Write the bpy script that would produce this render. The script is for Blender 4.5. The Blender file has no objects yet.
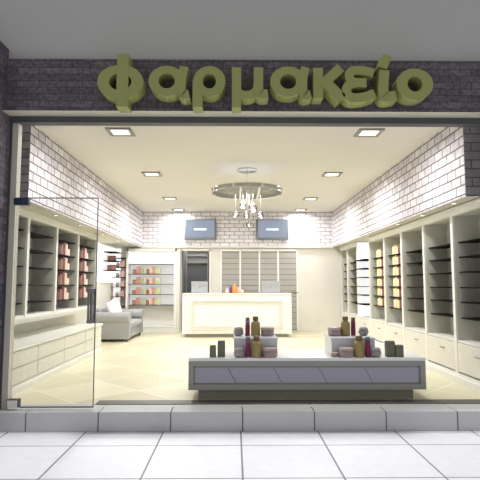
import bpy, bmesh, math, random
from mathutils import Vector, Matrix
random.seed(7)
S = bpy.context.scene
COL = S.collection
PI = math.pi

# ------------------------------------------------------------------ camera
FPX, PITCH, YAW = 500.0, 5.14, 0.65
cam = bpy.data.cameras.new('camera'); co = bpy.data.objects.new('camera', cam); COL.objects.link(co)
cam.sensor_width = 36; cam.lens = FPX / 480 * 36; cam.clip_end = 200
co.location = (0, 0, 1.35); co.rotation_euler = (math.radians(90 + PITCH), 0, math.radians(-YAW))
S.camera = co

# ------------------------------------------------------------------ world, sun, exposure
S.view_settings.view_transform = 'Standard'; S.view_settings.look = 'None'
S.view_settings.gamma = 1; S.view_settings.exposure = 0.0; S.view_settings.use_curve_mapping = False
try:
    S.cycles.use_denoising = True
    S.cycles.sample_clamp_indirect = 6
    S.cycles.max_bounces = 8; S.cycles.diffuse_bounces = 5; S.cycles.transparent_max_bounces = 16
except Exception: pass
W = bpy.data.worlds.new('world'); S.world = W; W.use_nodes = True
W.node_tree.nodes['Background'].inputs[0].default_value = (.98, .985, 1, 1)
W.node_tree.nodes['Background'].inputs[1].default_value = 0.38
sd = bpy.data.lights.new('sun', 'SUN'); sd.energy = 1.95; sd.angle = math.radians(6); sd.color = (.98, .98, 1)
so = bpy.data.objects.new('sun', sd); COL.objects.link(so); so.rotation_euler = (math.radians(2.0), math.radians(3), 0); so.location = (0, 2, 9)
P_ROWS, P_SOFFIT, P_CENTRE = (36, 46, 60, 22), .8, 40

def area(name, loc, size, power, color=(1, .995, .99), rot=(0, 0, 0), spread=180, sizey=None, parent=None):
    d = bpy.data.lights.new(name, 'AREA'); d.size = size; d.energy = power; d.color = color; d.spread = math.radians(spread)
    if sizey: d.shape = 'RECTANGLE'; d.size_y = sizey
    o = bpy.data.objects.new(name, d); COL.objects.link(o); o.location = loc; o.rotation_euler = rot
    if parent: o.parent = parent
    return o
def spot(name, loc, power, rot=(0, 0, 0), angle=90, color=(1, .995, .99), r=.03, parent=None):
    d = bpy.data.lights.new(name, 'SPOT'); d.energy = power; d.spot_size = math.radians(angle); d.spot_blend = .7; d.color = color; d.shadow_soft_size = r
    o = bpy.data.objects.new(name, d); COL.objects.link(o); o.location = loc; o.rotation_euler = rot
    if parent: o.parent = parent
    return o

# ------------------------------------------------------------------ materials
def srgb(r, g, b):
    f = lambda c: (c / 255 / 12.92) if c <= 10 else ((c / 255 + .055) / 1.055) ** 2.4
    return (f(r), f(g), f(b), 1)
MATS = {}
def mat(name, col, rough=.5, metal=0, noise=None, bump=0, emit=0, ecol=None, stretch=None, clear=0):
    m = bpy.data.materials.new(name); m.use_nodes = True; nt = m.node_tree; N = nt.nodes; L = nt.links
    b = N['Principled BSDF']; c = srgb(*col)
    b.inputs['Base Color'].default_value = c; b.inputs['Roughness'].default_value = rough; b.inputs['Metallic'].default_value = metal
    if clear: b.inputs['Coat Weight'].default_value = clear
    if noise:
        sc, amt = noise
        tc = N.new('ShaderNodeTexCoord'); mp = N.new('ShaderNodeMapping'); nz = N.new('ShaderNodeTexNoise')
        L.new(tc.outputs['Object'], mp.inputs[0]); L.new(mp.outputs[0], nz.inputs['Vector'])
        if stretch: mp.inputs['Scale'].default_value = stretch
        nz.inputs['Scale'].default_value = sc; nz.inputs['Detail'].default_value = 4
        mx = N.new('ShaderNodeMix'); mx.data_type = 'RGBA'
        mx.inputs[6].default_value = tuple(v * (1 - amt) for v in c[:3]) + (1,)
        mx.inputs[7].default_value = tuple(min(1, v * (1 + amt)) for v in c[:3]) + (1,)
        L.new(nz.outputs[0], mx.inputs[0]); L.new(mx.outputs[2], b.inputs['Base Color'])
        if bump:
            bp = N.new('ShaderNodeBump'); bp.inputs['Strength'].default_value = bump; bp.inputs['Distance'].default_value = .01
            L.new(nz.outputs[0], bp.inputs['Height']); L.new(bp.outputs[0], b.inputs['Normal'])
    if emit:
        b.inputs['Emission Color'].default_value = srgb(*(ecol or col)); b.inputs['Emission Strength'].default_value = emit
    MATS[name] = m; return m
def brick_mat(name, c1, c2, mortar, w, h, ms, axis, rough=.85, bump=.6, noise=.25, off=.5, ns=9):
    """brick pattern in the x-z ('x') or y-z ('y') or x-y ('f') plane of object space"""
    m = bpy.data.materials.new(name); m.use_nodes = True; nt = m.node_tree; N = nt.nodes; L = nt.links
    b = N['Principled BSDF']; b.inputs['Roughness'].default_value = rough
    tc = N.new('ShaderNodeTexCoord'); sp = N.new('ShaderNodeSeparateXYZ'); cb = N.new('ShaderNodeCombineXYZ')
    L.new(tc.outputs['Object'], sp.inputs[0])
    a, d = {'x': ('X', 'Z'), 'y': ('Y', 'Z'), 'f': ('X', 'Y')}[axis]
    L.new(sp.outputs[a], cb.inputs['X']); L.new(sp.outputs[d], cb.inputs['Y'])
    br = N.new('ShaderNodeTexBrick'); L.new(cb.outputs[0], br.inputs['Vector'])
    br.inputs['Scale'].default_value = 1; br.inputs['Brick Width'].default_value = w; br.inputs['Row Height'].default_value = h
    br.inputs['Mortar Size'].default_value = ms; br.inputs['Mortar Smooth'].default_value = .2; br.offset = off
    br.inputs['Color1'].default_value = srgb(*c1); br.inputs['Color2'].default_value = srgb(*c2); br.inputs['Mortar'].default_value = srgb(*mortar)
    nz = N.new('ShaderNodeTexNoise'); nz.inputs['Scale'].default_value = ns; nz.inputs['Detail'].default_value = 6; L.new(cb.outputs[0], nz.inputs['Vector'])
    mr = N.new('ShaderNodeMapRange'); mr.inputs['From Min'].default_value = .3; mr.inputs['From Max'].default_value = .7
    mr.inputs['To Min'].default_value = 1 - noise; mr.inputs['To Max'].default_value = 1; L.new(nz.outputs[0], mr.inputs['Value'])
    mx = N.new('ShaderNodeMix'); mx.data_type = 'RGBA'; mx.blend_type = 'MULTIPLY'; mx.inputs[0].default_value = 1
    L.new(br.outputs['Color'], mx.inputs[6]); L.new(mr.outputs[0], mx.inputs[7]); L.new(mx.outputs[2], b.inputs['Base Color'])
    bp = N.new('ShaderNodeBump'); bp.inputs['Strength'].default_value = bump; bp.inputs['Distance'].default_value = .01; bp.invert = True
    L.new(br.outputs['Fac'], bp.inputs['Height']); L.new(bp.outputs[0], b.inputs['Normal'])
    MATS[name] = m; return m
def tile_mat(name, c1, c2, side, rough):
    """large diagonal floor tiles with a soft tone difference and pale diagonal joint lines"""
    m = bpy.data.materials.new(name); m.use_nodes = True; nt = m.node_tree; N = nt.nodes; L = nt.links
    b = N['Principled BSDF']; b.inputs['Roughness'].default_value = rough
    tc = N.new('ShaderNodeTexCoord'); mp = N.new('ShaderNodeMapping'); L.new(tc.outputs['Object'], mp.inputs[0])
    mp.inputs['Rotation'].default_value = (0, 0, PI / 4); mp.inputs['Location'].default_value = (.1, -0.153, 0)
    br = N.new('ShaderNodeTexBrick'); br.offset = 0; L.new(mp.outputs[0], br.inputs['Vector'])
    br.inputs['Scale'].default_value = 1; br.inputs['Brick Width'].default_value = side; br.inputs['Row Height'].default_value = side
    br.inputs['Mortar Size'].default_value = .012; br.inputs['Mortar Smooth'].default_value = 1
    br.inputs['Color1'].default_value = srgb(*c1); br.inputs['Color2'].default_value = srgb(*c2); br.inputs['Mortar'].default_value = srgb(255, 252, 236)
    nz = N.new('ShaderNodeTexNoise'); nz.inputs['Scale'].default_value = 2.2; nz.inputs['Detail'].default_value = 5; nz.inputs['Distortion'].default_value = 1; L.new(mp.outputs[0], nz.inputs['Vector'])
    mr = N.new('ShaderNodeMapRange'); mr.inputs['To Min'].default_value = .88; mr.inputs['To Max'].default_value = 1.08; L.new(nz.outputs[0], mr.inputs['Value'])
    mx = N.new('ShaderNodeMix'); mx.data_type = 'RGBA'; mx.blend_type = 'MULTIPLY'; mx.inputs[0].default_value = 1
    L.new(br.outputs['Color'], mx.inputs[6]); L.new(mr.outputs[0], mx.inputs[7]); L.new(mx.outputs[2], b.inputs['Base Color'])
    MATS[name] = m; return m
def glass_mat(name, tint, gloss=.12, rough=.02):
    m = bpy.data.materials.new(name); m.use_nodes = True; nt = m.node_tree; N = nt.nodes; L = nt.links
    N.remove(N['Principled BSDF']); out = N['Material Output']
    t = N.new('ShaderNodeBsdfTransparent'); t.inputs[0].default_value = tint
    g = N.new('ShaderNodeBsdfGlossy'); g.inputs['Roughness'].default_value = rough
    f = N.new('ShaderNodeFresnel'); f.inputs[0].default_value = 1.45
    mu = N.new('ShaderNodeMath'); mu.operation = 'MULTIPLY'; mu.inputs[1].default_value = gloss * 6
    mx = N.new('ShaderNodeMixShader'); L.new(f.outputs[0], mu.inputs[0]); L.new(mu.outputs[0], mx.inputs[0])
    L.new(t.outputs[0], mx.inputs[1]); L.new(g.outputs[0], mx.inputs[2]); L.new(mx.outputs[0], out.inputs[0])
    MATS[name] = m; return m

CREAM = mat('cream_paint', (232, 231, 224), .45, noise=(30, .03))
PANEL = mat('greige_panel', (206, 203, 192), .55, noise=(30, .03))
WOOD = mat('whitewashed_wood', (222, 219, 209), .5, noise=(16, .2), bump=.25, stretch=(1, .5, 5))
PLASTER = mat('ceiling_plaster', (224, 221, 213), .9, noise=(3, .02))
SOFFIT = mat('soffit_plaster', (214, 210, 198), .9, noise=(3, .02))
WALLP = mat('wall_plaster', (226, 222, 213), .8, noise=(4, .03))
WHITE = mat('white_lacquer', (244, 242, 238), .3, clear=.3)
TABLESH = mat('table_lacquer_shaded', (158, 158, 152), .35, noise=(20, .02))  # front colour darkened to stand in for shade below the brightly lit top
TOPW = mat('white_top', (244, 244, 242), .3)
GREYM = mat('grey_moulding', (134, 134, 128), .5)
TABPAN = mat('lilac_grey_panel', (166, 166, 180), .12, clear=.5)  # lilac tint, also darkened in colour for the shaded table front
DARKSH = mat('dark_glass_shelf', (20, 17, 17), .8)
DARKSH.node_tree.nodes['Principled BSDF'].inputs['Specular IOR Level'].default_value = .1
TOEK = mat('toe_kick', (150, 146, 132), .6)
STEEL = mat('brushed_steel', (150, 152, 156), .35, 1)
DSTEEL = mat('dark_steel', (84, 84, 88), .5, .2)
HANDM = mat('handle_metal', (128, 124, 124), .45, .1)
WIREM = mat('matte_wire', (150, 148, 144), .7)
NAVY = mat('navy_fitting', (58, 66, 92), .35, .4)
CHROME = mat('chrome', (215, 215, 215), .12, 1)
LAMPF = mat('lamp_frame', (150, 146, 140), .45, .3)
LENS = mat('lamp_lens', (255, 252, 244), .4, emit=2.2, ecol=(255, 250, 238))
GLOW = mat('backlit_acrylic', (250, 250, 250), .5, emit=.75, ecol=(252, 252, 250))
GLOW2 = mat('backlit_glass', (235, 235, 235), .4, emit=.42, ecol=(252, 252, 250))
BULB = mat('bulb', (240, 236, 228), .6, emit=.7)
SCREEN = mat('tv_screen', (40, 46, 58), .25, emit=1.05, ecol=(142, 152, 168))
SCRTXT = mat('tv_caption', (200, 215, 235), .4, emit=1.0, ecol=(158, 170, 192))
TVF = mat('tv_bezel', (116, 120, 124), .5)
OLIVE = mat('olive_letter', (150, 156, 92), .55, noise=(6, .04))
SOFA = mat('sofa_fabric', (166, 166, 168), .95, noise=(60, .06), bump=.3)
PILLOW = mat('pillow_fabric', (246, 245, 243), .95, noise=(40, .03), bump=.2)
SLAT = mat('slat_board', (172, 169, 162), .5, noise=(30, .03))
GROOVE = mat('slat_groove', (96, 93, 88), .7)
CORR = mat('corridor_paint', (112, 112, 114), .8, noise=(4, .04))
CORD = mat('corridor_door', (86, 86, 90), .5)
GREYF = mat('facade_plaster', (186, 186, 183), .9, noise=(2.5, .03))
POST = mat('cream_frame_lit_underside', (206, 202, 188), .5)
THRESH = mat('threshold_metal', (104, 102, 98), .5, .5)
STONE = brick_mat('purple_ledger_stone', (126, 117, 126), (98, 90, 99), (72, 66, 73), .24, .075, .003, 'x', noise=.6, bump=.8, ns=24)
STONEY = brick_mat('purple_ledger_stone_side', (134, 122, 138), (100, 90, 105), (72, 66, 76), .24, .075, .003, 'y', noise=.6, bump=.8, ns=24)
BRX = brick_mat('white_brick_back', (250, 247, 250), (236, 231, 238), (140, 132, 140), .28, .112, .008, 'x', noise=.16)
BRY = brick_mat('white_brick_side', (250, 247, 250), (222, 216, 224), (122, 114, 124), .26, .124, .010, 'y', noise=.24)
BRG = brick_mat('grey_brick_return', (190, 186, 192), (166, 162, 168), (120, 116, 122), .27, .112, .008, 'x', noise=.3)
FLOOR = tile_mat('cream_floor_tile', (234, 228, 198), (212, 206, 174), .905, .3)
PAVE = brick_mat('marble_paver', (226, 226, 230), (220, 220, 225), (120, 120, 126), .82, .83, .009, 'f', rough=.5, bump=.2, noise=.06, off=0)
CURBM = mat('curb_stone', (200, 200, 203), .55, noise=(7, .06), bump=.1)
JOINT = mat('curb_joint', (104, 104, 110), .8)
GLASS = glass_mat('door_glass', (.95, .955, .95, 1), .10)
GLOBE = glass_mat('globe_glass', (.86, .85, .84, 1), .14)
MESHD = mat('grey_sheer_shade', (150, 148, 144), .8, noise=(60, .12))
# transparency for the sheer shade
nt = MESHD.node_tree; nt.nodes['Principled BSDF'].inputs['Alpha'].default_value = .5

# product colours
PC = {n: mat('carton_' + n.replace(' ', '_'), c, .55) for n, c in {
    'brown': (158, 126, 116), 'coral': (206, 146, 132), 'salmon': (222, 192, 182), 'sage green': (178, 184, 156), 'pale green': (196, 202, 166), 'lime': (206, 210, 160),
    'dark brown': (96, 66, 62), 'dark red': (112, 50, 50), 'pink': (208, 172, 164), 'pale pink': (226, 204, 194), 'cream': (236, 222, 180), 'tan': (222, 200, 160), 'rose': (146, 100, 94)}.items()}
MAUVE = mat('mauve_ceramic', (166, 148, 146), .4, noise=(25, .08)); MAUVEL = mat('mauve_lid', (188, 168, 164), .35)
GREYJ = mat('grey_jar', (156, 148, 152), .35, noise=(25, .08)); GREYL = mat('grey_lid', (168, 164, 166), .3)
PURP = mat('purple_plastic', (128, 40, 84), .3); PCAP = mat('tube_cap', (112, 112, 116), .4)
GOLD = mat('olive_gold_plastic', (162, 142, 88), .4); GOLDC = mat('gold_cap', (118, 96, 52), .4)
DOLIVE = mat('dark_olive_card', (112, 112, 96), .6)
ORANGE = mat('orange_plastic', (232, 150, 74), .4); ROSY = mat('peach_plastic', (236, 180, 160), .4)
LAPT = mat('laptop_silver', (176, 178, 182), .4, .4)
LOGO = mat('laptop_mark', (96, 98, 102), .4)

# ------------------------------------------------------------------ mesh helpers
class MB:
    def __init__(s): s.bm = bmesh.new(); s.mats = []
    def mi(s, m):
        if m is None: return 0
        if m not in s.mats: s.mats.append(m)
        return s.mats.index(m)
    def box(s, x0, x1, y0, y1, z0, z1, m=None, bev=0):
        r = bmesh.ops.create_cube(s.bm, size=1)
        bmesh.ops.scale(s.bm, vec=(abs(x1 - x0), abs(y1 - y0), abs(z1 - z0)), verts=r['verts'])
        bmesh.ops.translate(s.bm, vec=((x0 + x1) / 2, (y0 + y1) / 2, (z0 + z1) / 2), verts=r['verts'])
        fs = set(f for v in r['verts'] for f in v.link_faces)
        i = s.mi(m)
        if bev:
            es = set(e for f in fs for e in f.edges)
            q = bmesh.ops.bevel(s.bm, geom=list(es), offset=bev, segments=2, affect='EDGES', profile=.5, clamp_overlap=True)
            fs = set(f for v in q['verts'] for f in v.link_faces) | set(f for f in fs if f.is_valid)
        for f in fs: f.material_index = i
        return s
    def lathe(s, prof, c=(0, 0, 0), n=24, m=None, smooth=True):
        i = s.mi(m); rings = []
        for r, z in prof:
            rings.append([s.bm.verts.new((c[0] + r * math.cos(2 * PI * k / n), c[1] + r * math.sin(2 * PI * k / n), c[2] + z)) for k in range(n)] if r > 1e-6 else [s.bm.verts.new((c[0], c[1], c[2] + z))])
        for a, b in zip(rings, rings[1:]):
            for k in range(n):
                k2 = (k + 1) % n
                if len(a) == 1 and len(b) == 1: continue
                if len(a) == 1: vs = (a[0], b[k2], b[k])
                elif len(b) == 1: vs = (a[k], a[k2], b[0])
                else: vs = (a[k], a[k2], b[k2], b[k])
                f = s.bm.faces.new(vs); f.material_index = i; f.smooth = smooth
        return s
    def tube(s, pts, r, n=10, m=None):
        i = s.mi(m); rings = []; pts = [Vector(p) for p in pts]
        for k, p in enumerate(pts):
            t = (pts[min(k + 1, len(pts) - 1)] - pts[max(k - 1, 0)]).normalized()
            u = t.cross(Vector((0, 1, 0)));
            if u.length < .1: u = t.cross(Vector((1, 0, 0)))
            u.normalize(); w = t.cross(u)
            rings.append([s.bm.verts.new(p + (u * math.cos(2 * PI * j / n) + w * math.sin(2 * PI * j / n)) * r) for j in range(n)])
        for a, b in zip(rings, rings[1:]):
            for j in range(n):
                f = s.bm.faces.new((a[j], a[(j + 1) % n], b[(j + 1) % n], b[j])); f.smooth = True; f.material_index = i
        s.bm.faces.new(rings[0]); s.bm.faces.new(rings[-1][::-1]); return s
    def ball(s, c, r, m=None, sc=(1, 1, 1), n=16):
        i = s.mi(m); q = bmesh.ops.create_uvsphere(s.bm, u_segments=n, v_segments=n // 2 + 2, radius=r)
        bmesh.ops.scale(s.bm, vec=sc, verts=q['verts']); bmesh.ops.translate(s.bm, vec=c, verts=q['verts'])
        for f in set(f for v in q['verts'] for f in v.link_faces): f.smooth = True; f.material_index = i
        return s
    def build(s, name, m=None, parent=None, kind=None, label=None):
        bmesh.ops.recalc_face_normals(s.bm, faces=s.bm.faces[:])
        me = bpy.data.meshes.new(name); s.bm.to_mesh(me); s.bm.free()
        for mm in (s.mats or [m]): me.materials.append(mm)
        o = bpy.data.objects.new(name, me); COL.objects.link(o)
        if parent: o.parent = parent
        if kind: o['kind'] = kind
        if label: o['label'] = label
        return o
def struct(name, mb, m=None): return mb.build(name, m, kind='structure')
def tag(o, label, cat, group=None):
    o['label'] = label; o['category'] = cat
    if group: o['group'] = group
    return o
def thing(name, label, cat, loc=(0, 0, 0), group=None, rotz=0):
    o = bpy.data.objects.new(name, None); o.empty_display_size = .1; COL.objects.link(o); o.location = loc; o.rotation_euler = (0, 0, rotz)
    return tag(o, label, cat, group)
def copy_tree(o, parent=None):
    c = o.copy(); COL.objects.link(c)
    if parent: c.parent = parent
    for ch in list(o.children): copy_tree(ch, c)
    return c
ORD = ['first', 'second', 'third', 'fourth', 'fifth', 'sixth', 'seventh', 'eighth', 'ninth']

# ------------------------------------------------------------------ structure
YB = 14.6; ZC = 3.5; ZS = 2.45
struct('floor', MB().box(-3.7, 3.7, 5.72, YB + 1.6, -.15, 0), FLOOR)
pv = struct('pavement', MB().box(-6.93, 7.07, -2.0, 5.80, -.34, -.20), PAVE)
# shift the pattern so the joints fall where they do in the photo
for nd in PAVE.node_tree.nodes:
    if nd.type == 'COMBXYZ':
        mp = PAVE.node_tree.nodes.new('ShaderNodeMapping'); mp.inputs['Location'].default_value = (-.07 + .82 * 12, -5.01 + .83 * 12, 0)
        outs = [l.to_socket for l in nd.outputs[0].links]
        PAVE.node_tree.links.new(nd.outputs[0], mp.inputs[0])
        for s_ in outs: PAVE.node_tree.links.new(mp.outputs[0], s_)
# raised kerb in separate stones with dark joints
cb = MB(); xs = [.09 + .767 * k for k in range(-6, 7)]
for a, b in zip(xs, xs[1:]): cb.box(a + .006, b - .006, 5.47, 5.84, -.2, .004, CURBM, .006)
cb.box(xs[0], xs[-1], 5.476, 5.83, -.2, -.003, JOINT)
struct('trim_1', cb)
struct('trim_2', MB().box(-1.57, 3.4, 5.80, 5.99, -.02, .012), THRESH)
# shell
struct('ceiling', MB().box(-3.7, 3.7, 5.60, YB + 1.6, ZC, ZC + .12), PLASTER)
struct('wall_left', MB().box(-3.7, -3.5, 5.7, YB + 1.6, 0, ZC), WALLP)
struct('wall_right', MB().box(3.5, 3.7, 5.7, YB + 1.6, 0, ZC), WALLP)
bw = MB()
bw.box(-3.5, -1.54, YB, YB + .15, 0, ZC); bw.box(-.73, 3.5, YB, YB + .15, 0, ZC); bw.box(-1.54, -.73, YB, YB + .15, 2.34, ZC)
struct('wall_back', bw, WALLP)
struct('wall_corridor', MB().box(-3.5, 3.5, YB + 1.4, YB + 1.55, 0, ZC), CORR)
bk = MB(); bk.box(-3.5, 3.5, YB - .06, YB, ZS + .03, ZC, BRX); bk.box(-2.7, 2.88, YB - .075, YB, ZS - .02, ZS + .03, WALLP)
struct('trim_3', bk)
def bulkhead(name, xi, xo, yf):
    b = MB(); b.box(min(xi, xo), max(xi, xo), yf, YB - .06, ZS, ZC)
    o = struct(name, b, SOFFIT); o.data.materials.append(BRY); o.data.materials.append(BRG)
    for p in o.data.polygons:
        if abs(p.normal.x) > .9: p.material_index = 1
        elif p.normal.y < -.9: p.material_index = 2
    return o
bulkhead('trim_4', -2.70, -3.5, 6.5); bulkhead('trim_5', 2.88, 3.5, 6.12)
# facade
fb = MB(); fb.box(-3.9, 4.2, 5.37, 5.62, 3.26, 3.85)
o = struct('wall_sign_band', fb, STONE); o.data.materials.append(POST)
for p in o.data.polygons:
    if p.normal.z < -.9: p.material_index = 1  # underside coloured pale to stand in for light from below
struct('wall_upper_facade', MB().box(-3.9, 4.2, 5.47, 5.80, 3.85, 7.2), GREYF)
struct('wall_sun_block_roof', MB().box(-3.9, 4.2, 5.6, YB + 1.8, 3.63, 3.8), GREYF)  # unseen slab added to keep outside light out of the room
fp = MB(); fp.box(-3.9, -2.55, 5.06, 5.75, -.2, 4.0)
o = struct('wall_front_left', fp, STONE); o.data.materials.append(STONEY)
for p in o.data.polygons:
    if abs(p.normal.x) > .9: p.material_index = 1
struct('wall_front_right', MB().box(3.0, 4.2, 5.5, 5.75, -.2, 3.26), STONE)
fr = MB(); fr.box(-2.55, 3.0, 5.56, 5.68, 3.19, 3.258, DSTEEL); fr.box(-2.55, -2.53, 5.58, 5.70, 0, 3.19, DSTEEL)
fr.box(-2.53, -2.465, 5.60, 5.70, 0, 3.19, POST); fr.box(2.93, 3.0, 5.6, 5.7, 0, 3.19, POST)
struct('window_1', fr)
# corridor seen through the opening: frame, transom and closed door
dr = MB(); dr.box(-1.56, -1.50, YB + .15, YB + .9, 0, 2.5, CORR)
dr.box(-1.54, -1.46, YB + .9, YB + .98, 0, 2.42, GREYM); dr.box(-.80, -.72, YB + .9, YB + .98, 0, 2.42, GREYM)
dr.box(-1.46, -.80, YB + .9, YB + .98, 2.02, 2.10, GREYM); dr.box(-1.46, -.80, YB + .92, YB + .96, 2.24, 2.28, GREYM)
dr.box(-1.46, -.80, YB + .93, YB + .97, 0, 2.02, CORD); dr.box(-1.46, -.80, YB + .95, YB + .97, 2.10, 2.42, CORR)
dr.box(-1.56, -.6, YB + .9, YB + 1.0, 2.42, 3.4, CORR); dr.box(-.72, -.3, YB + .9, YB + 1, 0, 3.4, CORR)
struct('door_2', dr)
area('corridor_fill', (-1.1, YB + .5, 3.2), .3, 32)  # unseen fill light that lightens the corridor, no fixture built
dl = MB(); dl.box(-.80, -.765, YB + .16, YB + .86, .01, 2.3, GREYM, .004)
d3 = struct('door_3', dl)
MB().box(-.83, -.80, YB + .2, YB + .26, .98, 1.24, DSTEEL, .008).build('door_handle', DSTEEL, d3, label='dark plate handle')
fa = MB(); fa.box(-1.58, -1.54, YB - .03, YB, 0, 2.38, CREAM); fa.box(-.73, -.69, YB - .03, YB, 0, 2.38, CREAM); fa.box(-1.58, -.69, YB - .03, YB, 2.34, 2.40, CREAM)
struct('trim_6', fa)

# ------------------------------------------------------------------ sign letters
FY0, FY1 = 5.17, 5.36
def PX(u, v): return (-1.43 + (u - 100) / 93.5, 3.75 - (v - 60) / 90.9)
def ribbon(mb, pts, w, closed=False, dy=0.0):
    n = len(pts); ws = w if isinstance(w, (list, tuple)) else [w] * n
    P = [Vector(PX(*p)) for p in pts]; L, R = [], []
    for k in range(n):
        if closed: a, b = P[k - 1], P[(k + 1) % n]
        else: a, b = P[max(k - 1, 0)], P[min(k + 1, n - 1)]
        t = (b - a).normalized(); nn = Vector((-t.y, t.x)); h = ws[k] / 2 / 92.2
        if not closed and 0 < k < n - 1:
            t1 = (P[k] - P[k - 1]).normalized(); h /= max(.6, t.dot(t1))
        L.append(P[k] + nn * h); R.append(P[k] - nn * h)
    def V(p, y): return mb.bm.verts.new((p.x, y, p.y))
    fl = [V(p, FY0 + dy) for p in L]; frr = [V(p, FY0 + dy) for p in R]; bl = [V(p, FY1) for p in L]; br = [V(p, FY1) for p in R]
    for k in range(n if closed else n - 1):
        j = (k + 1) % n
        for q in ((fl[k], fl[j], frr[j], frr[k]), (bl[k], br[k], br[j], bl[j]), (fl[k], bl[k], bl[j], fl[j]), (frr[k], frr[j], br[j], br[k])):
            mb.bm.faces.new(q)
    if not closed:
        mb.bm.faces.new((fl[0], frr[0], br[0], bl[0])); mb.bm.faces.new((fl[-1], bl[-1], br[-1], frr[-1]))
def smooth(pts, it=3):
    for _ in range(it):
        q = [pts[0]]
        for a, b in zip(pts, pts[1:]):
            q += [(a[0] * .75 + b[0] * .25, a[1] * .75 + b[1] * .25), (a[0] * .25 + b[0] * .75, a[1] * .25 + b[1] * .75)]
        q.append(pts[-1]); pts = q
    return pts
def ring(mb, cx, cy, rx, ry, wx, wy, dy=0):
    n = 40; pts = []; w = []
    for k in range(n):
        t = 2 * PI * k / n; c, s_ = math.cos(t), math.sin(t)
        pts.append((cx + (rx - wx / 2) * c, cy + (ry - wy / 2) * s_)); w.append(wx * c * c + wy * s_ * s_)
    ribbon(mb, pts, w, True, dy)
sign = thing('shop_sign', 'large olive green raised sign letters on the dark purple stone band above the shopfront', 'sign', (0, 0, 0))
def letter(name, fn, gl):
    b = MB(); fn(b); b.build(name, OLIVE, sign, label='raised olive letter ' + gl)
def l_phi(b): ring(b, 119.7, 82, 22.7, 17, 11.5, 8.5); ribbon(b, [(122, 54), (122, 107)], 11.5, dy=-.002)
def l_alpha(dx):
    def f(b):
        ring(b, 166 + dx, 81, 18, 15.2, 9.8, 7.8)
        ribbon(b, smooth([(183.5 + dx, 66.5), (180.5 + dx, 78), (180.5 + dx, 90), (182 + dx, 95.5), (188.5 + dx, 94)]), 8.6, dy=-.002)
    return f
def l_rho(b): ring(b, 208.6, 81, 16, 15.2, 9.3, 7.8); ribbon(b, [(196.8, 80), (196.8, 107)], 9.6, dy=-.002)
def l_mu(b):
    ribbon(b, [(235.7, 67), (235.7, 107)], 9.2); ribbon(b, smooth([(236, 82), (236.5, 93), (247, 95.5), (256, 91), (257, 80)]), 8, dy=.002)
    ribbon(b, smooth([(257.8, 67), (257.6, 86), (258.5, 94.5), (267, 93.5)]), 9.2, dy=-.002)
def l_kappa(b): ribbon(b, [(317.5, 67), (317.5, 97.5)], 9.6); ribbon(b, [(340.5, 66.5), (320, 85)], 9.5, dy=.002); ribbon(b, [(323, 79), (341, 98)], 10.5, dy=-.002)
def l_eps(b):
    ribbon(b, smooth([(373.5, 72), (363, 69), (349, 69.5), (349, 80), (358, 82), (366, 82)]), 8.6)
    ribbon(b, smooth([(366, 82), (354, 81.5), (345, 86), (347, 97), (362, 97), (374, 92.5)]), 9, dy=-.002)
def l_iota(b): ribbon(b, smooth([(384.5, 69), (382.8, 84), (382.5, 97), (395.5, 94.5)]), 10); ribbon(b, [(382.5, 66.5), (388, 54)], 9, dy=-.002)
def l_omi(b): ring(b, 414.7, 83, 18.3, 15.8, 10.8, 8.3)
for nm, fn, g in (('letter_phi', l_phi, 'phi'), ('letter_alpha', l_alpha(0), 'alpha'), ('letter_rho', l_rho, 'rho'), ('letter_mu', l_mu, 'mu'), ('letter_alpha', l_alpha(121.5), 'alpha'),
                  ('letter_kappa', l_kappa, 'kappa'), ('letter_epsilon', l_eps, 'epsilon'), ('letter_iota', l_iota, 'iota with accent'), ('letter_omicron', l_omi, 'omicron')):
    letter(nm, fn, g)

# ------------------------------------------------------------------ glass door
gd = thing('glass_door', 'frameless glass door leaf at the left of the shopfront, with a dark pull handle', 'door', (-2.46, 5.6, 0))
MB().box(.01, .925, -.006, .006, .03, 2.33).build('glass_pane', GLASS, gd)
e = MB(); e.box(.92, .928, -.008, .008, .03, 2.33); e.box(.01, .928, -.008, .008, 2.322, 2.332); e.box(.13, .928, -.008, .008, .022, .034)
e.build('edge_strip', DSTEEL, gd)
MB().box(-.015, .15, -.03, .03, 2.245, 2.325, NAVY, .006).build('top_pivot', NAVY, gd, label='dark blue top hinge fitting')
pb = MB(); pb.box(.0, .125, -.035, .035, .028, .115, DSTEEL); pb.box(.008, .117, -.04, .04, .03, .107, WHITE)
pb.build('bottom_pivot', None, gd, label='white bottom hinge fitting in a dark outline')
h = MB()
for sy in (-1, 1):
    y = sy * .05
    for x in (.858, .898): h.tube([(x, y, .95), (x, y, 1.29)], .0125, m=HANDM)
    h.box(.842, .914, y - .014, y + .014, 1.255, 1.31, HANDM, .01); h.box(.842, .914, y - .014, y + .014, .93, .97, HANDM, .01)
    h.tube([(.878, 0, 1.28), (.878, y, 1.28)], .01, m=HANDM); h.tube([(.878, 0, .95), (.878, y, .95)], .01, m=HANDM)
h.build('pull_handle', None, gd, label='dark double bar pull handle')

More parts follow.
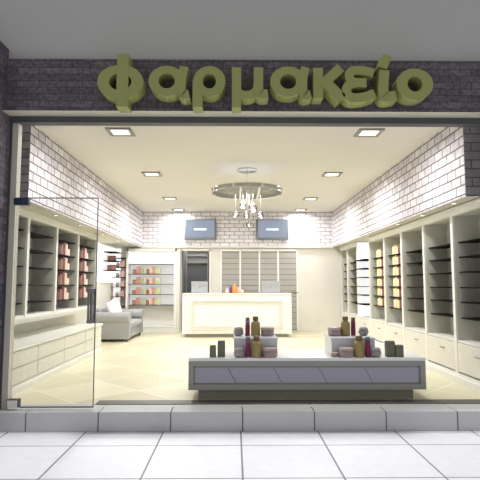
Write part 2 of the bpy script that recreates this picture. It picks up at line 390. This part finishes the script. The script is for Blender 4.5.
# ------------------------------------------------------------------ ceiling lights
ROW = ['nearest to the shopfront', 'in the second row back', 'in the third row back', 'closest to the back brick wall']
for sx, sd_ in ((-1.6, 'left'), (1.9, 'right')):
    for k, (y, pw) in enumerate(((6.88, P_ROWS[0]), (9.56, P_ROWS[1]), (12.32, P_ROWS[2]), (14.2, P_ROWS[3]))):
        t = thing('ceiling_light', f'square recessed ceiling light {ROW[k]}, {sd_} side', 'ceiling light', (sx, y, ZC), 'recessed square ceiling lights')
        f = MB()
        for a, b_, c, d in ((-.175, .175, -.175, -.12), (-.175, .175, .12, .175), (-.175, -.12, -.12, .12), (.12, .175, -.12, .12)): f.box(a, b_, c, d, -.02, 0)
        f.build('frame', LAMPF, t); MB().box(-.12, .12, -.12, .12, -.010, -.004).build('diffuser', LENS, t)
        area('ceiling_lamp', (sx, y, ZC - .03), .24, pw, color=(1, .995, .99), spread=165)
spot('wall_wash_lamp', (2.0, 14.2, ZC - .04), 30, rot=(math.radians(17), 0, 0), angle=50)
for side, pts in (('left', ((-2.82, 7.86), (-2.84, 9.18), (-2.88, 10.9), (-2.9, 12.54))), ('right', ((2.96, 6.63), (2.97, 7.79), (2.96, 8.95), (2.96, 11.0)))):
    for k, (x, y) in enumerate(pts):
        t = thing('soffit_spotlight', f'{ORD[k]} small round recessed spotlight from the front in the {side} soffit', 'spotlight', (x, y, ZS), 'small soffit spotlights')
        MB().lathe([(0, -.006), (.032, -.006), (.036, -.012), (.05, -.010), (.052, 0)], m=CHROME).build('trim_ring', None, t)
        MB().lathe([(0, -.010), (.028, -.010), (.028, -.006)], m=LENS).build('lens', None, t)
        spot('soffit_lamp', (x, y, ZS - .04), P_SOFFIT * 4, angle=120)

# ------------------------------------------------------------------ chandelier
ch = thing('chandelier', 'round grey hoop chandelier with hanging clear glass globes below the ceiling', 'chandelier', (.235, 9.2, 0))
MB().lathe([(0, 3.5), (.19, 3.5), (.19, 3.475), (.17, 3.465), (0, 3.465)], n=32, m=CHROME).build('ceiling_plate', None, ch)
MB().tube([(0, 0, 2.85), (0, 0, 3.47)], .006, m=CHROME).build('suspension_rod', None, ch)
hp = MB(); R0 = .655
hp.lathe([(R0, 3.05), (R0, 3.12), (R0 - .012, 3.12), (R0 - .012, 3.05), (R0, 3.05)], n=64, m=MESHD)
hp.build('hoop_shade', None, ch)
MB().lathe([(0, 3.06), (R0 - .03, 3.06), (R0 - .03, 3.066), (0, 3.066)], n=64, m=MESHD).build('sheer_disc', None, ch)
rr = MB()
for z in (3.045, 3.115): rr.lathe([(R0 + .006, z), (R0 + .006, z + .014), (R0 - .016, z + .014), (R0 - .016, z), (R0 + .006, z)], n=64)
rr.build('metal_ring', CHROME, ch)
for k in range(8):
    a = PI / 8 + k * PI / 4
    MB().box(-.012, .012, R0 - .02, R0 + .012, 3.045, 3.13, WHITE).build('upright', None, ch).rotation_euler = (0, 0, a)
for x in (-.125, .21):
    yy = math.sqrt(R0 ** 2 - x ** 2)
    MB().box(x - .018, x + .018, -yy, yy, 3.035, 3.055, WHITE).build('cross_bar', None, ch)
for (x, z, r, yo) in ((-.075, 2.84, .065, .05), (.105, 2.765, .085, -.05), (-.215, 2.66, .06, .1), (-.01, 2.625, .06, -.1), (.255, 2.64, .06, .05), (.035, 2.47, .055, 0)):
    g = MB(); g.ball((x, yo, z), r); g = g.build('glass_globe', GLOBE, ch)
    MB().tube([(x, yo, z + r), (x, yo, 3.06)], .003, m=WIREM).build('wire', None, g)
    MB().ball((x, yo, z - .2 * r), r * .42).build('bulb', BULB, g)
    MB().lathe([(0, r + .02), (.02, r + .018), (.026, r - .012), (0, r - .012)], c=(x, yo, z), m=WIREM, n=12).build('cap', None, g)
area('ceiling_fill', (.235, 9.2, 3.2), 1.0, 2.5, rot=(PI, 0, 0))  # added fill without a fixture, lifts the dark blotch above the hoop
area('chandelier_lamp', (.235, 9.2, 3.03), .5, P_CENTRE, color=(1, .995, .99))

# ------------------------------------------------------------------ right wall shelving units
def carton(name, w, d, h, m, bev=.003):
    b = MB(); b.box(-w / 2, w / 2, -d / 2, d / 2, 0, h * .9, m, bev); b.box(-w / 2 + .002, w / 2 - .002, -d / 2 + .002, d / 2 - .002, h * .9, h, m, bev)
    return b.build(name, m)
SHELF_R = [1.956, 1.747, 1.536, 1.32, 1.116, .897]
RB = [YB - .08, 13.72, 12.62, 11.46, 10.32, 9.24, 8.15, 7.07, 5.99]
rdesc = ['against the back wall corner', 'just nearer than the back corner unit', 'with the glowing white back panel', 'with cartons, further of the two', 'with cartons, nearer of the two',
         'empty, just nearer than the cartons', 'empty, middle of the near three', 'empty, cut by the right edge of the photo']
for k in range(8):
    y1, y0 = RB[k], RB[k + 1]; lit = (k == 2)
    t = thing('shelving_unit', f'cream shelving unit on the right wall, {rdesc[k]}', 'shelving unit', (3.1, (y0 + y1) / 2, 0), 'cream shelving units along the right wall')
    L = y1 - y0; a, b = -L / 2, L / 2; D = .4
    c = MB()
    for s_ in (a, b - .04):
        c.box(.0, .03, s_, s_ + .04, .08, 2.43, CREAM); c.box(.03, D, s_, s_ + .04, .08, 2.43, PANEL)
    c.box(D - .02, D, a + .04, b - .04, .56, 2.43, CREAM); c.box(.01, D, a + .04, b - .04, .56, .585, CREAM)
    if not lit: c.box(.01, D - .02, a + .04, b - .04, 2.33, 2.35, PANEL)
    c.build('carcass', None, t)
    if not lit:
        co_ = MB()
        zt = 2.435
        co_.box(-.012, .05, a, b, 2.325, 2.40); co_.box(-.035, .05, a, b, 2.40, zt)
        co_.build('cornice', CREAM, t)
    p = MB(); p.box(-.05, .3, a, b, 0, .10); p.box(-.02, .3, a, b, .10, .14)
    p.build('plinth', CREAM, t)
    if lit:
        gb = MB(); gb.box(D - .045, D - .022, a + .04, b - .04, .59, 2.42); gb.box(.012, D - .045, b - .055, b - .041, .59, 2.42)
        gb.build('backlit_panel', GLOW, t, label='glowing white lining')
    dw = MB(); dw.box(.002, .022, a + .045, b - .045, .16, .552, WOOD, .004)
    dw = dw.build('drawer', None, t)
    hb = MB(); hb.tube([(-.022, -.17, .43), (-.022, -.05, .43)], .007, m=STEEL); hb.tube([(.004, -.165, .43), (-.022, -.165, .43)], .006, m=STEEL); hb.tube([(.004, -.055, .43), (-.022, -.055, .43)], .006, m=STEEL)
    hb.build('handle', None, dw)
    for z in SHELF_R:
        MB().box(-.10 if lit else .07, D - .05, a + .042, b - (.06 if lit else .042), z - .016, z, DARKSH).build('shelf', None, t)
def shelf_row(x, y0, items, z, groupname, where, axis, face=-1):
    """cartons standing in a row along y (axis 'y') or x (axis 'x')"""
    p = y0
    for i, (cn, w, h) in enumerate(items):
        key = (cn, w, h)
        if key not in PROTO:
            o = carton('carton', w - .004, .1, h, PC[cn]); PROTO[key] = o
        else:
            o = PROTO[key].copy(); COL.objects.link(o)
        if axis == 'y': o.location = (x, p + w / 2, z); o.rotation_euler = (0, 0, PI / 2)
        else: o.location = (p + w / 2, x, z)
        p += w
        tag(o, f'{cn} carton, {ORD[i]} from the left, {where}', 'box', groupname)
PROTO = {}
LV = ['top', 'second', 'third', 'fourth', 'fifth', 'bottom']
for bay, (y0, nm) in enumerate(((10.58, 'further'), (9.46, 'nearer'))):
    levels = [z for z in SHELF_R]
    for i, z in enumerate(levels):
        # boxes are named from the left as seen, i.e. from the far end
        its = [('cream', .13, .165), ('tan', .12, .185), ('cream', .10, .15), ('dark red', .13, .165), ('pink', .11, .16)]
        p = y0 + sum(w for _, w, _ in its)
        for j, (cn, w, h) in enumerate(its):
            key = (cn, w, h)
            if key not in PROTO: o = carton('carton', w - .004, .12, h, PC[cn]); PROTO[key] = o
            else: o = PROTO[key].copy(); COL.objects.link(o)
            o.location = (3.25, p - w / 2, z + .002); o.rotation_euler = (0, 0, PI / 2); p -= w
            tag(o, f'{cn} carton, {ORD[j]} from left, {LV[i]} shelf of the {nm} filled right unit', 'box', f'cartons in the {nm} filled right unit')

# ------------------------------------------------------------------ left wall upper cabinets
SHELF_L = [2.165, 1.90, 1.63, 1.355, 1.085]
LB = [6.25, 7.47, 8.68, 9.88, 11.2]
ldesc = ['empty, nearest to the glass door hinge', 'empty, second from the shopfront', 'with cartons, nearer one', 'with cartons, end one beside the sofa']
for k in range(4):
    y0, y1 = LB[k], LB[k + 1]; L = y1 - y0; a, b = -L / 2, L / 2; D = .43
    t = thing('wall_cabinet', f'cream open wall cabinet on the left wall, {ldesc[k]}', 'cabinet', (-3.07, (y0 + y1) / 2, .8), 'cream open wall cabinets on the left')
    c = MB(); z0 = 0.0
    for s_ in (a, b - .04): c.box(-.03, 0, s_, s_ + .04, .08, 1.6, CREAM); c.box(-D, -.03, s_, s_ + .04, .08, 1.6, PANEL)
    c.box(-D, -D + .02, a + .04, b - .04, .08, 1.6, CREAM); c.box(-D + .02, -.01, a + .04, b - .04, .08, .11, CREAM); c.box(-D + .02, -.01, a + .04, b - .04, 1.55, 1.57, PANEL)
    c.build('carcass', None, t)
    q = MB(); q.box(-.05, .012, a, b, 1.545, 1.585); q.box(-.05, .03, a, b, 1.585, 1.62); q.box(-.05, .045, a, b, 1.62, 1.645); q.build('cornice', CREAM, t)
    q = MB(); q.box(-D, .02, a, b, 0, .05); q.box(-D, .045, a, b, .05, .08); q.build('ledge', CREAM, t)
    for z in SHELF_L: MB().box(-D + .03, -.05, a + .042, b - .042, z - .8 - .016, z - .8, DARKSH).build('shelf', None, t)
for bay, (y0, nm) in enumerate(((8.88, 'nearer'), (10.08, 'end'))):
    for i, z in enumerate(SHELF_L[1:]):
        p = y0
        for j, (cn, w, h) in enumerate([('dark brown', .12, .15), ('rose', .11, .19), ('dark red', .12, .225), ('salmon', .13, .215), ('pale pink', .12, .12)]):
            key = (cn, w, h)
            if key not in PROTO: o = carton('carton', w - .004, .12, h, PC[cn]); PROTO[key] = o
            else: o = PROTO[key].copy(); COL.objects.link(o)
            o.location = (-3.17, p + w / 2, z + .002); o.rotation_euler = (0, 0, PI / 2); p += w
            tag(o, f'{cn} carton, {ORD[j]} from left, {LV[i + 1]} shelf of the {nm} filled left cabinet', 'box', f'cartons in the {nm} filled left cabinet')
# base cabinets
BB = [5.99, 7.11, 8.20, 9.34, 10.44]
bdesc = ['nearest to the shopfront', 'second from the shopfront', 'third from the shopfront', 'furthest, beside the sofa']
for k in range(4):
    y0, y1 = BB[k], BB[k + 1]; L = y1 - y0; a, b = -L / 2, L / 2
    t = thing('base_cabinet', f'low whitewashed drawer cabinet on the left, {bdesc[k]}', 'cabinet', (-2.75, (y0 + y1) / 2, 0), 'low drawer cabinets on the left')
    MB().box(-.74, -.002, a, b, .10, .525).build('carcass', CREAM, t)
    q = MB(); q.box(-.74, .035, a, b, 0, .07); q.box(-.74, .015, a, b, .07, .10); q.build('plinth', CREAM, t)
    for z0, z1 in ((.115, .305), (.32, .515)): MB().box(.0, .02, a + .008, b - .008, z0, z1, WOOD, .004).build('drawer', None, t)
ct = MB(); ct.box(-3.49, -2.715, 5.95, 10.48, .526, .56, CREAM, .004); tag(ct.build('countertop'), 'long cream countertop over the low drawer cabinets on the left', 'countertop')

# ------------------------------------------------------------------ left wall display shelves
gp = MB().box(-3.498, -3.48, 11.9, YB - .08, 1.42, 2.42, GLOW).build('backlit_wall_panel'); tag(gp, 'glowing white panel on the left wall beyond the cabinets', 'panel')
for i, z in enumerate((2.24, 2.0, 1.75)):
    o = MB().box(-3.48, -3.15, 13.3, 14.02, z - .018, z, DARKSH).build('wall_shelf')
    tag(o, f'dark shelf {("with nothing on it, topmost of three", "with two cartons, middle of three", "with two cartons, lowest of three")[i]} on the glowing left wall panel', 'shelf', 'dark shelves on the left wall panel')
    if i:
        for j, (cn, w, h) in enumerate((('rose', .17, .13), ('brown', .16, .15))):
            b = carton('carton', w, .14, h, PC[cn]); b.location = (-3.33, 13.5 + .26 * j, z + .002); b.rotation_euler = (0, 0, PI / 2)
            tag(b, f'{cn} carton on the {("", "middle", "lowest")[i]} dark shelf of the left wall panel', 'box', 'cartons on the left wall panel shelves')
t = thing('corner_niche', 'narrow pale niche panel with dark shelves in the back left corner', 'shelving', (-3.28, YB, 0))
MB().box(-.21, -.01, -.035, -.01, .1, 2.40, GLOW).build('backlit_panel', None, t, label='glowing white half')
MB().box(-.01, .20, -.05, -.01, .0, 2.42, WALLP).build('side_panel', None, t, label='beige half')
for z in (2.12, 1.855, 1.575, 1.30, 1.02, .76): MB().box(-.20, .2, -.34, -.05, z - .016, z, DARKSH).build('shelf', None, t)
for i, z in enumerate((1.855, 1.575, 1.30, 1.02)):
    j = MB(); r = .055
    j.lathe([(0, 0), (r * .7, 0), (r, r * .6), (r, r * 1.3), (r * .6, r * 2), (r * .35, r * 2.2), (0, r * 2.3)], m=GREYJ, n=16)
    j = j.build('jar'); j.location = (-3.33, YB - .26, z + .002); tag(j, f'grey rounded jar on the {ORD[i+1]} shelf from the top in the back left corner', 'jar', 'jars in the corner niche')
    b = carton('carton', .13, .1, .17, PC['pink']); b.location = (-3.19, YB - .26, z + .002); tag(b, f'pink carton on the {ORD[i+1]} shelf from the top in the back left corner', 'box', 'cartons in the corner niche')

# ------------------------------------------------------------------ back left display cabinet
t = thing('display_cabinet', 'white back wall display cabinet with four rows of cartons, left of the doorway', 'cabinet', (-2.345, YB, 0))
c = MB(); x0, x1 = -.72, .81
c.box(x0, x0 + .06, -.38, -.01, 0, 2.38); c.box(.66, .71, -.38, -.01, 0, 2.38); c.box(x0, .71, -.38, -.01, 2.31, 2.38); c.box(x0, .71, -.03, -.01, 0, 2.31); c.box(x0 + .06, .66, -.36, -.03, .16, .2)
c.build('carcass', WHITE, t)
p = MB(); p.box(x0 - .01, .72, -.41, -.02, 0, .10); p.box(x0, .71, -.39, -.02, .10, .15); p.build('plinth', CREAM, t)
p = MB(); p.box(.71, .80, -.36, -.01, 0, 2.38)
for i in range(3): p.box(.722 + i * .026, .738 + i * .026, -.366, -.355, .2, 2.2)
p.build('pilaster', CREAM, t, label='fluted cream pilaster')
SH_B = [1.955, 1.665, 1.375, 1.085, .79]
for z in SH_B: MB().box(x0 + .07, .60, -.34, -.04, z - .018, z, DSTEEL).build('shelf', None, t)
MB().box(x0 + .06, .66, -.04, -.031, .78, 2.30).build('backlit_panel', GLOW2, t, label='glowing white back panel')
area('cabinet_fill', (-2.4, YB - .22, 2.29), 1.2, 4, sizey=.06, color=(1, .98, .94))  # unseen fill light added to brighten the cabinet interior
for i, z in enumerate(SH_B[1:]):
    p = -2.90
    for j, (cn, w, h) in enumerate([('brown', .105, .13), ('coral', .125, .205), ('sage green', .085, .165), ('pale green', .085, .17), ('rose', .08, .13), ('salmon', .085, .2), ('coral', .075, .195), ('pale green', .07, .15), ('lime', .085, .165)]):
        key = (cn, w, h)
        if key not in PROTO: o = carton('carton', w - .004, .1, h, PC[cn]); PROTO[key] = o
        else: o = PROTO[key].copy(); COL.objects.link(o)
        o.rotation_euler = (0, 0, 0); o.location = (p + w / 2, YB - .26, z + .002); p += w
        tag(o, f'{cn} carton, {ORD[j]} from left, {ORD[i]} filled shelf of the back left display', 'box', 'cartons in the back left display cabinet')

# ------------------------------------------------------------------ slat wall
t = thing('slat_wall', 'grey horizontal slat board wall with white uprights behind the counter', 'display wall', (0, YB, 0))
s_ = MB(); z = .08
s_.box(-.37, 1.85, -.02, -.008, .06, 2.35, GROOVE)
while z < 2.3: s_.box(-.37, 1.85, -.04, -.02, z, min(z + .146, 2.34), SLAT); z += .158
s_.build('slat_board', None, t)
for x in (-.385, .17, .73, 1.275, 1.83): MB().box(x - .022, x + .022, -.055, -.01, .06, 2.36).build('upright', WHITE, t)
MB().box(-.40, 1.86, -.055, -.01, 2.34, 2.38).build('top_rail', WHITE, t)
MB().box(-.37, 1.85, -.06, -.03, 1.118, 1.135).build('dark_groove', GROOVE, t)

# ------------------------------------------------------------------ screens
for x, side in ((-.99, 'left, above the doorway side'), (1.105, 'right, above the slat wall')):
    t = thing('television', f'blue grey wall television on the back brick, {side}', 'television', (x, YB - .06, 2.96), 'wall televisions on the back brick')
    MB().box(-.465, .465, -.09, -.02, -.30, .30, TVF, .01).build('casing', None, t)
    MB().box(-.415, .415, -.094, -.088, -.235, .27).build('screen', SCREEN, t)
    MB().box(-.18, .18, -.097, -.092, -.03, .03).build('screen_caption', SCRTXT, t)
    MB().box(-.15, .15, -.03, 0, -.12, .12).build('bracket', DSTEEL, t)

# ------------------------------------------------------------------ counter
t = thing('service_counter', 'long glossy white service counter in front of the back wall', 'counter', (.07, 13.08, 0))
c = MB(); c.box(-1.42, 1.42, 0, .75, .09, 1.10, WHITE, .008); c.build('body', None, t)
MB().box(-1.42, 1.42, -.015, .76, 1.10, 1.135, WHITE, .006).build('worktop', None, t)
fm = MB(); X, Z0, Z1 = 1.19, .2, .965
for q in range(2):
    i = q * .055; d = .03 - q * .012
    fm.box(-X + i, X - i, -d, 0, Z1 - i - .045, Z1 - i); fm.box(-X + i, X - i, -d, 0, Z0 + i, Z0 + i + .045)
    fm.box(-X + i, -X + i + .045, -d, 0, Z0 + i + .045, Z1 - i - .045); fm.box(X - i - .045, X - i, -d, 0, Z0 + i + .045, Z1 - i - .045)
fm.build('panel_moulding', mat('counter_moulding', (228, 226, 216), .5), t, label='cream panel moulding')
MB().box(-1.31, 1.31, .06, .7, 0, .09).build('toe_kick', TOEK, t)
def laptop(x, w, hgt, lab):
    t = thing('laptop', lab, 'laptop', (x, 13.46, 1.135), 'open laptops on the counter')
    MB().box(-w / 2, w / 2, .02, .30, 0, .02, LAPT, .004).build('base', None, t)
    s = MB().box(-w / 2, w / 2, -.008, .008, 0, hgt, LAPT, .006).build('screen_lid', None, t); s.location = (0, .01, .012); s.rotation_euler = (math.radians(8), 0, 0)
    MB().lathe([(0, -.001), (.014, -.001), (.014, .001), (0, .001)], m=LOGO, n=16).build('lid_mark', None, s).matrix_local = Matrix.Translation((0, -.010, hgt * .5)) @ Matrix.Rotation(PI / 2, 4, 'X')
    k = MB()
    for i in range(4):
        for j in range(12): k.box(-w / 2 + .03 + j * (w - .06) / 12, -w / 2 + .03 + (j + .85) * (w - .06) / 12, .06 + i * .03, .085 + i * .03, .02, .024)
    k.build('keyboard', DSTEEL, t)
laptop(-.93, .44, .30, 'open silver laptop on the left end of the white counter, seen from behind')
laptop(.98, .49, .31, 'open silver laptop on the right half of the white counter, seen from behind')
YI = 13.25
def lathed(name, prof, m, loc, label, cat, group=None):
    o = MB().lathe(prof, m=m, n=20).build(name); o.location = loc; return tag(o, label, cat, group)
G = 'small products on the white counter'
lathed('jar', [(0, 0), (.03, 0), (.045, .03), (.045, .08), (.03, .10), (.03, .12), (0, .12)], mat('pearl_jar', (232, 220, 220), .4), (-.19, YI, 1.135), 'pale round jar on the white counter, leftmost of its products', 'jar', G)
lathed('bottle', [(0, 0), (.035, 0), (.035, .15), (.02, .165), (.02, .20), (0, .20)], PURP, (-.09, YI, 1.135), 'magenta bottle on the white counter', 'bottle', G)
lathed('bottle', [(0, 0), (.05, 0), (.055, .03), (.055, .16), (.025, .19), (.025, .245), (0, .245)], ORANGE, (.01, YI, 1.135), 'tall orange bottle on the white counter', 'bottle', G)
lathed('bottle', [(0, 0), (.035, 0), (.035, .12), (.018, .135), (.018, .16), (0, .16)], ROSY, (.105, YI, 1.135), 'peach bottle to the right of the orange bottle on the counter', 'bottle', G)
lathed('jar', [(0, 0), (.035, 0), (.045, .025), (.045, .07), (.025, .09), (0, .095)], PC['pale pink'], (.20, YI, 1.135), 'pale pink jar on the white counter, rightmost of its products', 'jar', G)

# ------------------------------------------------------------------ sofa
t = thing('sofa', 'light grey upholstered two-seat sofa with rolled arms against the left wall', 'sofa', (-2.95, 12.97, 0))
def soft(mb, name, m, parent, bev=.04, seg=4, sub=0, lab=None):
    o = mb.build(name, m, parent, label=lab); b = o.modifiers.new('b', 'BEVEL'); b.width = bev; b.segments = seg; b.limit_method = 'ANGLE'
    for p in o.data.polygons: p.use_smooth = True
    return o
def rolled_arm(y0, y1):
    b = MB(); n = 20
    # side profile in y-z swept along x: vertical panel below a rolled top
    cy, cz, r = (y0 + y1) / 2, .56, (y1 - y0) / 2 + .03
    prof = [(y0 + .03, .06), (y1 - .03, .06), (y1 - .03, .45)]
    for k in range(n + 1):
        a = -PI / 4 + (PI * 1.5) * k / n; prof.append((cy + r * math.cos(a), cz + r * math.sin(a)))
    prof.append((y0 + .03, .45))
    A = [b.bm.verts.new((-.42, p[0], p[1])) for p in prof]; B = [b.bm.verts.new((.45, p[0], p[1])) for p in prof]
    b.bm.faces.new(A[::-1]); b.bm.faces.new(B)
    for k in range(len(prof)):
        j = (k + 1) % len(prof); b.bm.faces.new((A[k], A[j], B[j], B[k]))
    return b
for y0, y1 in ((-.93, -.71), (.71, .93)):
    soft(rolled_arm(y0, y1), 'armrest', SOFA, t, .015, 3)
b = MB(); b.box(-.42, .42, -.74, .74, .08, .30); soft(b, 'base', SOFA, t, .02)
b = MB(); b.box(-.46, -.31, -.70, .70, .1, .78); soft(b, 'backrest', SOFA, t, .05, 5)
for y in (-.36, .36):
    b = MB(); b.box(-.31, .46, y - .345, y + .345, .30, .45); soft(b, 'seat_cushion', SOFA, t, .045, 4)
for x in (-.36, .38):
    for y in (-.85, .85): MB().lathe([(0, 0), (.02, 0), (.028, .08), (0, .08)], c=(x, y, 0), m=DSTEEL, n=12).build('foot', None, t)
def pillow(loc, rot, s, lab):
    b = MB(); n = 12; g = []
    for sgn in (1, -1):
        rows = []
        for i in range(n + 1):
            row = []
            for j in range(n + 1):
                u, v = i / n * 2 - 1, j / n * 2 - 1
                pin = 1 - .10 * (1 - abs(u)) * abs(v) ** 3 - .10 * (1 - abs(v)) * abs(u) ** 3
                th = .5 * .22 * ((1 - u ** 4) * (1 - v ** 4)) ** .6
                row.append(b.bm.verts.new((sgn * th, u * .5 * pin, v * .5 * pin)))
            rows.append(row)
        for i in range(n):
            for j in range(n):
                q = (rows[i][j], rows[i + 1][j], rows[i + 1][j + 1], rows[i][j + 1]); f = b.bm.faces.new(q); f.smooth = True
    bmesh.ops.scale(b.bm, vec=(s * 1.2, s, s), verts=b.bm.verts[:]); bmesh.ops.remove_doubles(b.bm, verts=b.bm.verts[:], dist=.002)
    o = b.build('throw_pillow', PILLOW); o.location = loc; o.rotation_euler = rot
    tag(o, lab, 'pillow', 'white throw pillows on the sofa')
pillow((-3.04, 12.64, .725), (math.radians(10), math.radians(-16), math.radians(-10)), .50, 'white throw pillow at the near arm of the sofa')
pillow((-3.03, 13.14, .72), (math.radians(-6), math.radians(-16), math.radians(-4)), .46, 'white throw pillow in the middle of the sofa back')
pillow((-3.06, 13.50, .67), (math.radians(0), math.radians(-16), math.radians(2)), .30, 'white throw pillow near the far arm of the sofa')

# ------------------------------------------------------------------ display table
t = thing('display_table', 'long low white display table with a lilac grey front panel just inside the shopfront', 'table', (.865, 6.02, 0))
XL = 1.405
MB().box(-XL + .01, XL - .01, .02, .70, .12, .455).build('body', TABLESH, t)
MB().box(-XL, XL, -.012, .71, .455, .49, TOPW, .004).build('tabletop', None, t)
fm = MB()
def fr_box(i, d, w_):
    a0, a1, b0, b1 = -XL + i, XL - i, .12 + i * .8, .455 - i * .35
    fm.box(a0, a1, d, .02, b1 - w_, b1); fm.box(a0, a1, d, .02, b0, b0 + w_); fm.box(a0, a0 + w_, d, .02, b0 + w_, b1 - w_); fm.box(a1 - w_, a1, d, .02, b0 + w_, b1 - w_)
fr_box(.0, -.004, .06)
fm.build('front_frame', TABLESH, t)
fm = MB(); a0, a1, b0, b1, w_ = -XL + .06, XL - .06, .18, .395, .016
fm.box(a0, a1, .0, .02, b1 - w_, b1); fm.box(a0, a1, .0, .02, b0, b0 + w_); fm.box(a0, a0 + w_, .0, .02, b0, b1); fm.box(a1 - w_, a1, .0, .02, b0, b1)
fm.build('inner_moulding', GREYM, t)
fp = MB(); fp.box(a0 + w_, a1 - w_, .012, .022, b0 + w_, b1 - w_, TABPAN)
for x in (-.9, -.36, .18, .72):
    p = [(x - .05, b1 - w_), (x - .035, b1 - w_), (x + .065, b0 + w_), (x + .05, b0 + w_)]
    vs = [fp.bm.verts.new((q[0], .0115, q[1])) for q in p]; f = fp.bm.faces.new(vs); f.material_index = fp.mi(GREYM)
fp.build('front_panel', None, t, label='lilac grey inset front panel with slanted lines')
MB().box(-1.29, 1.27, .06, .65, 0, .12).build('plinth', TOEK, t, label='dark recessed plinth')
def riser(x, lab):
    b = MB(); b.box(-.27, .27, 0, .46, .19, .215, m=WHITEG); b.box(-.265, -.245, .005, .455, 0, .19, m=WHITEG); b.box(.245, .265, .005, .455, 0, .19, m=WHITEG); b.box(-.245, .245, .008, .02, 0, .19, m=WHITEG)
    o = b.build('display_riser'); o.location = (x, 6.17, .49); tag(o, lab, 'display riser', 'white display risers on the low table')
WHITEG = mat('riser_acrylic', (206, 208, 214), .3)
riser(.262, 'white raised display block on the left half of the low table'); riser(1.452, 'white raised display block on the right half of the low table')
GT = 'toiletries on the low display table'
def prod(kind, x, y, z, s, lab):
    t = thing({'ball': 'round_jar', 'tube': 'tube_bottle', 'bottle': 'pump_bottle', 'tub': 'cream_tub'}[kind], lab, {'ball': 'jar', 'tube': 'bottle', 'bottle': 'bottle', 'tub': 'jar'}[kind], (x, y, z), GT)
    if kind == 'ball':
        MB().lathe([(0, 0), (.035, 0), (.055, .015), (.066, .045), (.062, .07), (.055, .078), (0, .078)], m=GREYJ).build('body', None, t)
        MB().lathe([(0, .078), (.057, .078), (.058, .092), (.045, .108), (.02, .114), (0, .115)], m=GREYL).build('lid', None, t)
    if kind == 'tube':
        MB().lathe([(0, 0), (.03, 0), (.031, .01), (.029, .195), (0, .195)], m=PURP).build('body', None, t)
        MB().lathe([(0, .195), (.027, .195), (.027, .232), (.023, .238), (0, .238)], m=PCAP).build('cap', None, t)
    if kind == 'bottle':
        MB().lathe([(0, 0), (.056, 0), (.06, .008), (.06, .155), (.052, .178), (.028, .19), (.028, .198), (0, .198)], m=GOLD).build('body', None, t)
        MB().lathe([(0, .198), (.037, .198), (.037, .244), (.033, .25), (0, .25)], m=GOLDC).build('cap', None, t)
    if kind == 'tub':
        MB().lathe([(0, 0), (.078, 0), (.085, .012), (.085, .075), (0, .075)], m=MAUVE).build('body', None, t)
        MB().lathe([(0, .075), (.089, .075), (.089, .102), (.08, .112), (0, .113)], m=MAUVEL).build('lid', None, t)
    t.scale = (s, s, s)
ZR, ZT = .705, .49
for side, seq_b, seq_f in (('left', (('ball', .055), ('tube', .17), ('bottle', .272), ('tub', .424)), (('ball', .06), ('tube', .165), ('bottle', .266), ('tub', .428))),
                           ('right', (('tub', 1.285), ('bottle', 1.425), ('tube', 1.525), ('ball', 1.655)), (('tub', 1.345), ('bottle', 1.50), ('tube', 1.605), ('ball', 1.70)))):
    nmz = {'ball': 'round grey mauve jar', 'tube': 'slim magenta grey-capped bottle', 'bottle': 'olive gold bottle', 'tub': 'mauve lidded cream tub'}
    for k, x in seq_b: prod(k, x, 6.47, ZR, .97, f'{nmz[k]} standing on the {side} display block')
    for k, x in seq_f: prod(k, x, 6.085, ZT, 1.0, f'{nmz[k]} on the low table in front of the {side} display block')
prod('tub', 1.205, 6.10, ZT, .5, 'small mauve cream tub at the left foot of the right display block')
for x, y, w, h, lab in ((-.256, 6.1, .075, .14, 'shorter dark olive box at the left end of the low display table'), (-.155, 6.13, .09, .19, 'taller dark olive box at the left end of the low display table'),
                        (1.885, 6.13, .105, .185, 'taller dark olive box at the right end of the low display table'), (1.985, 6.1, .09, .14, 'shorter dark olive box at the right end of the low display table')):
    o = carton('carton', w, .08, h, DOLIVE, .004); o.location = (x, y, ZT); tag(o, lab, 'box', 'dark olive boxes on the low table')
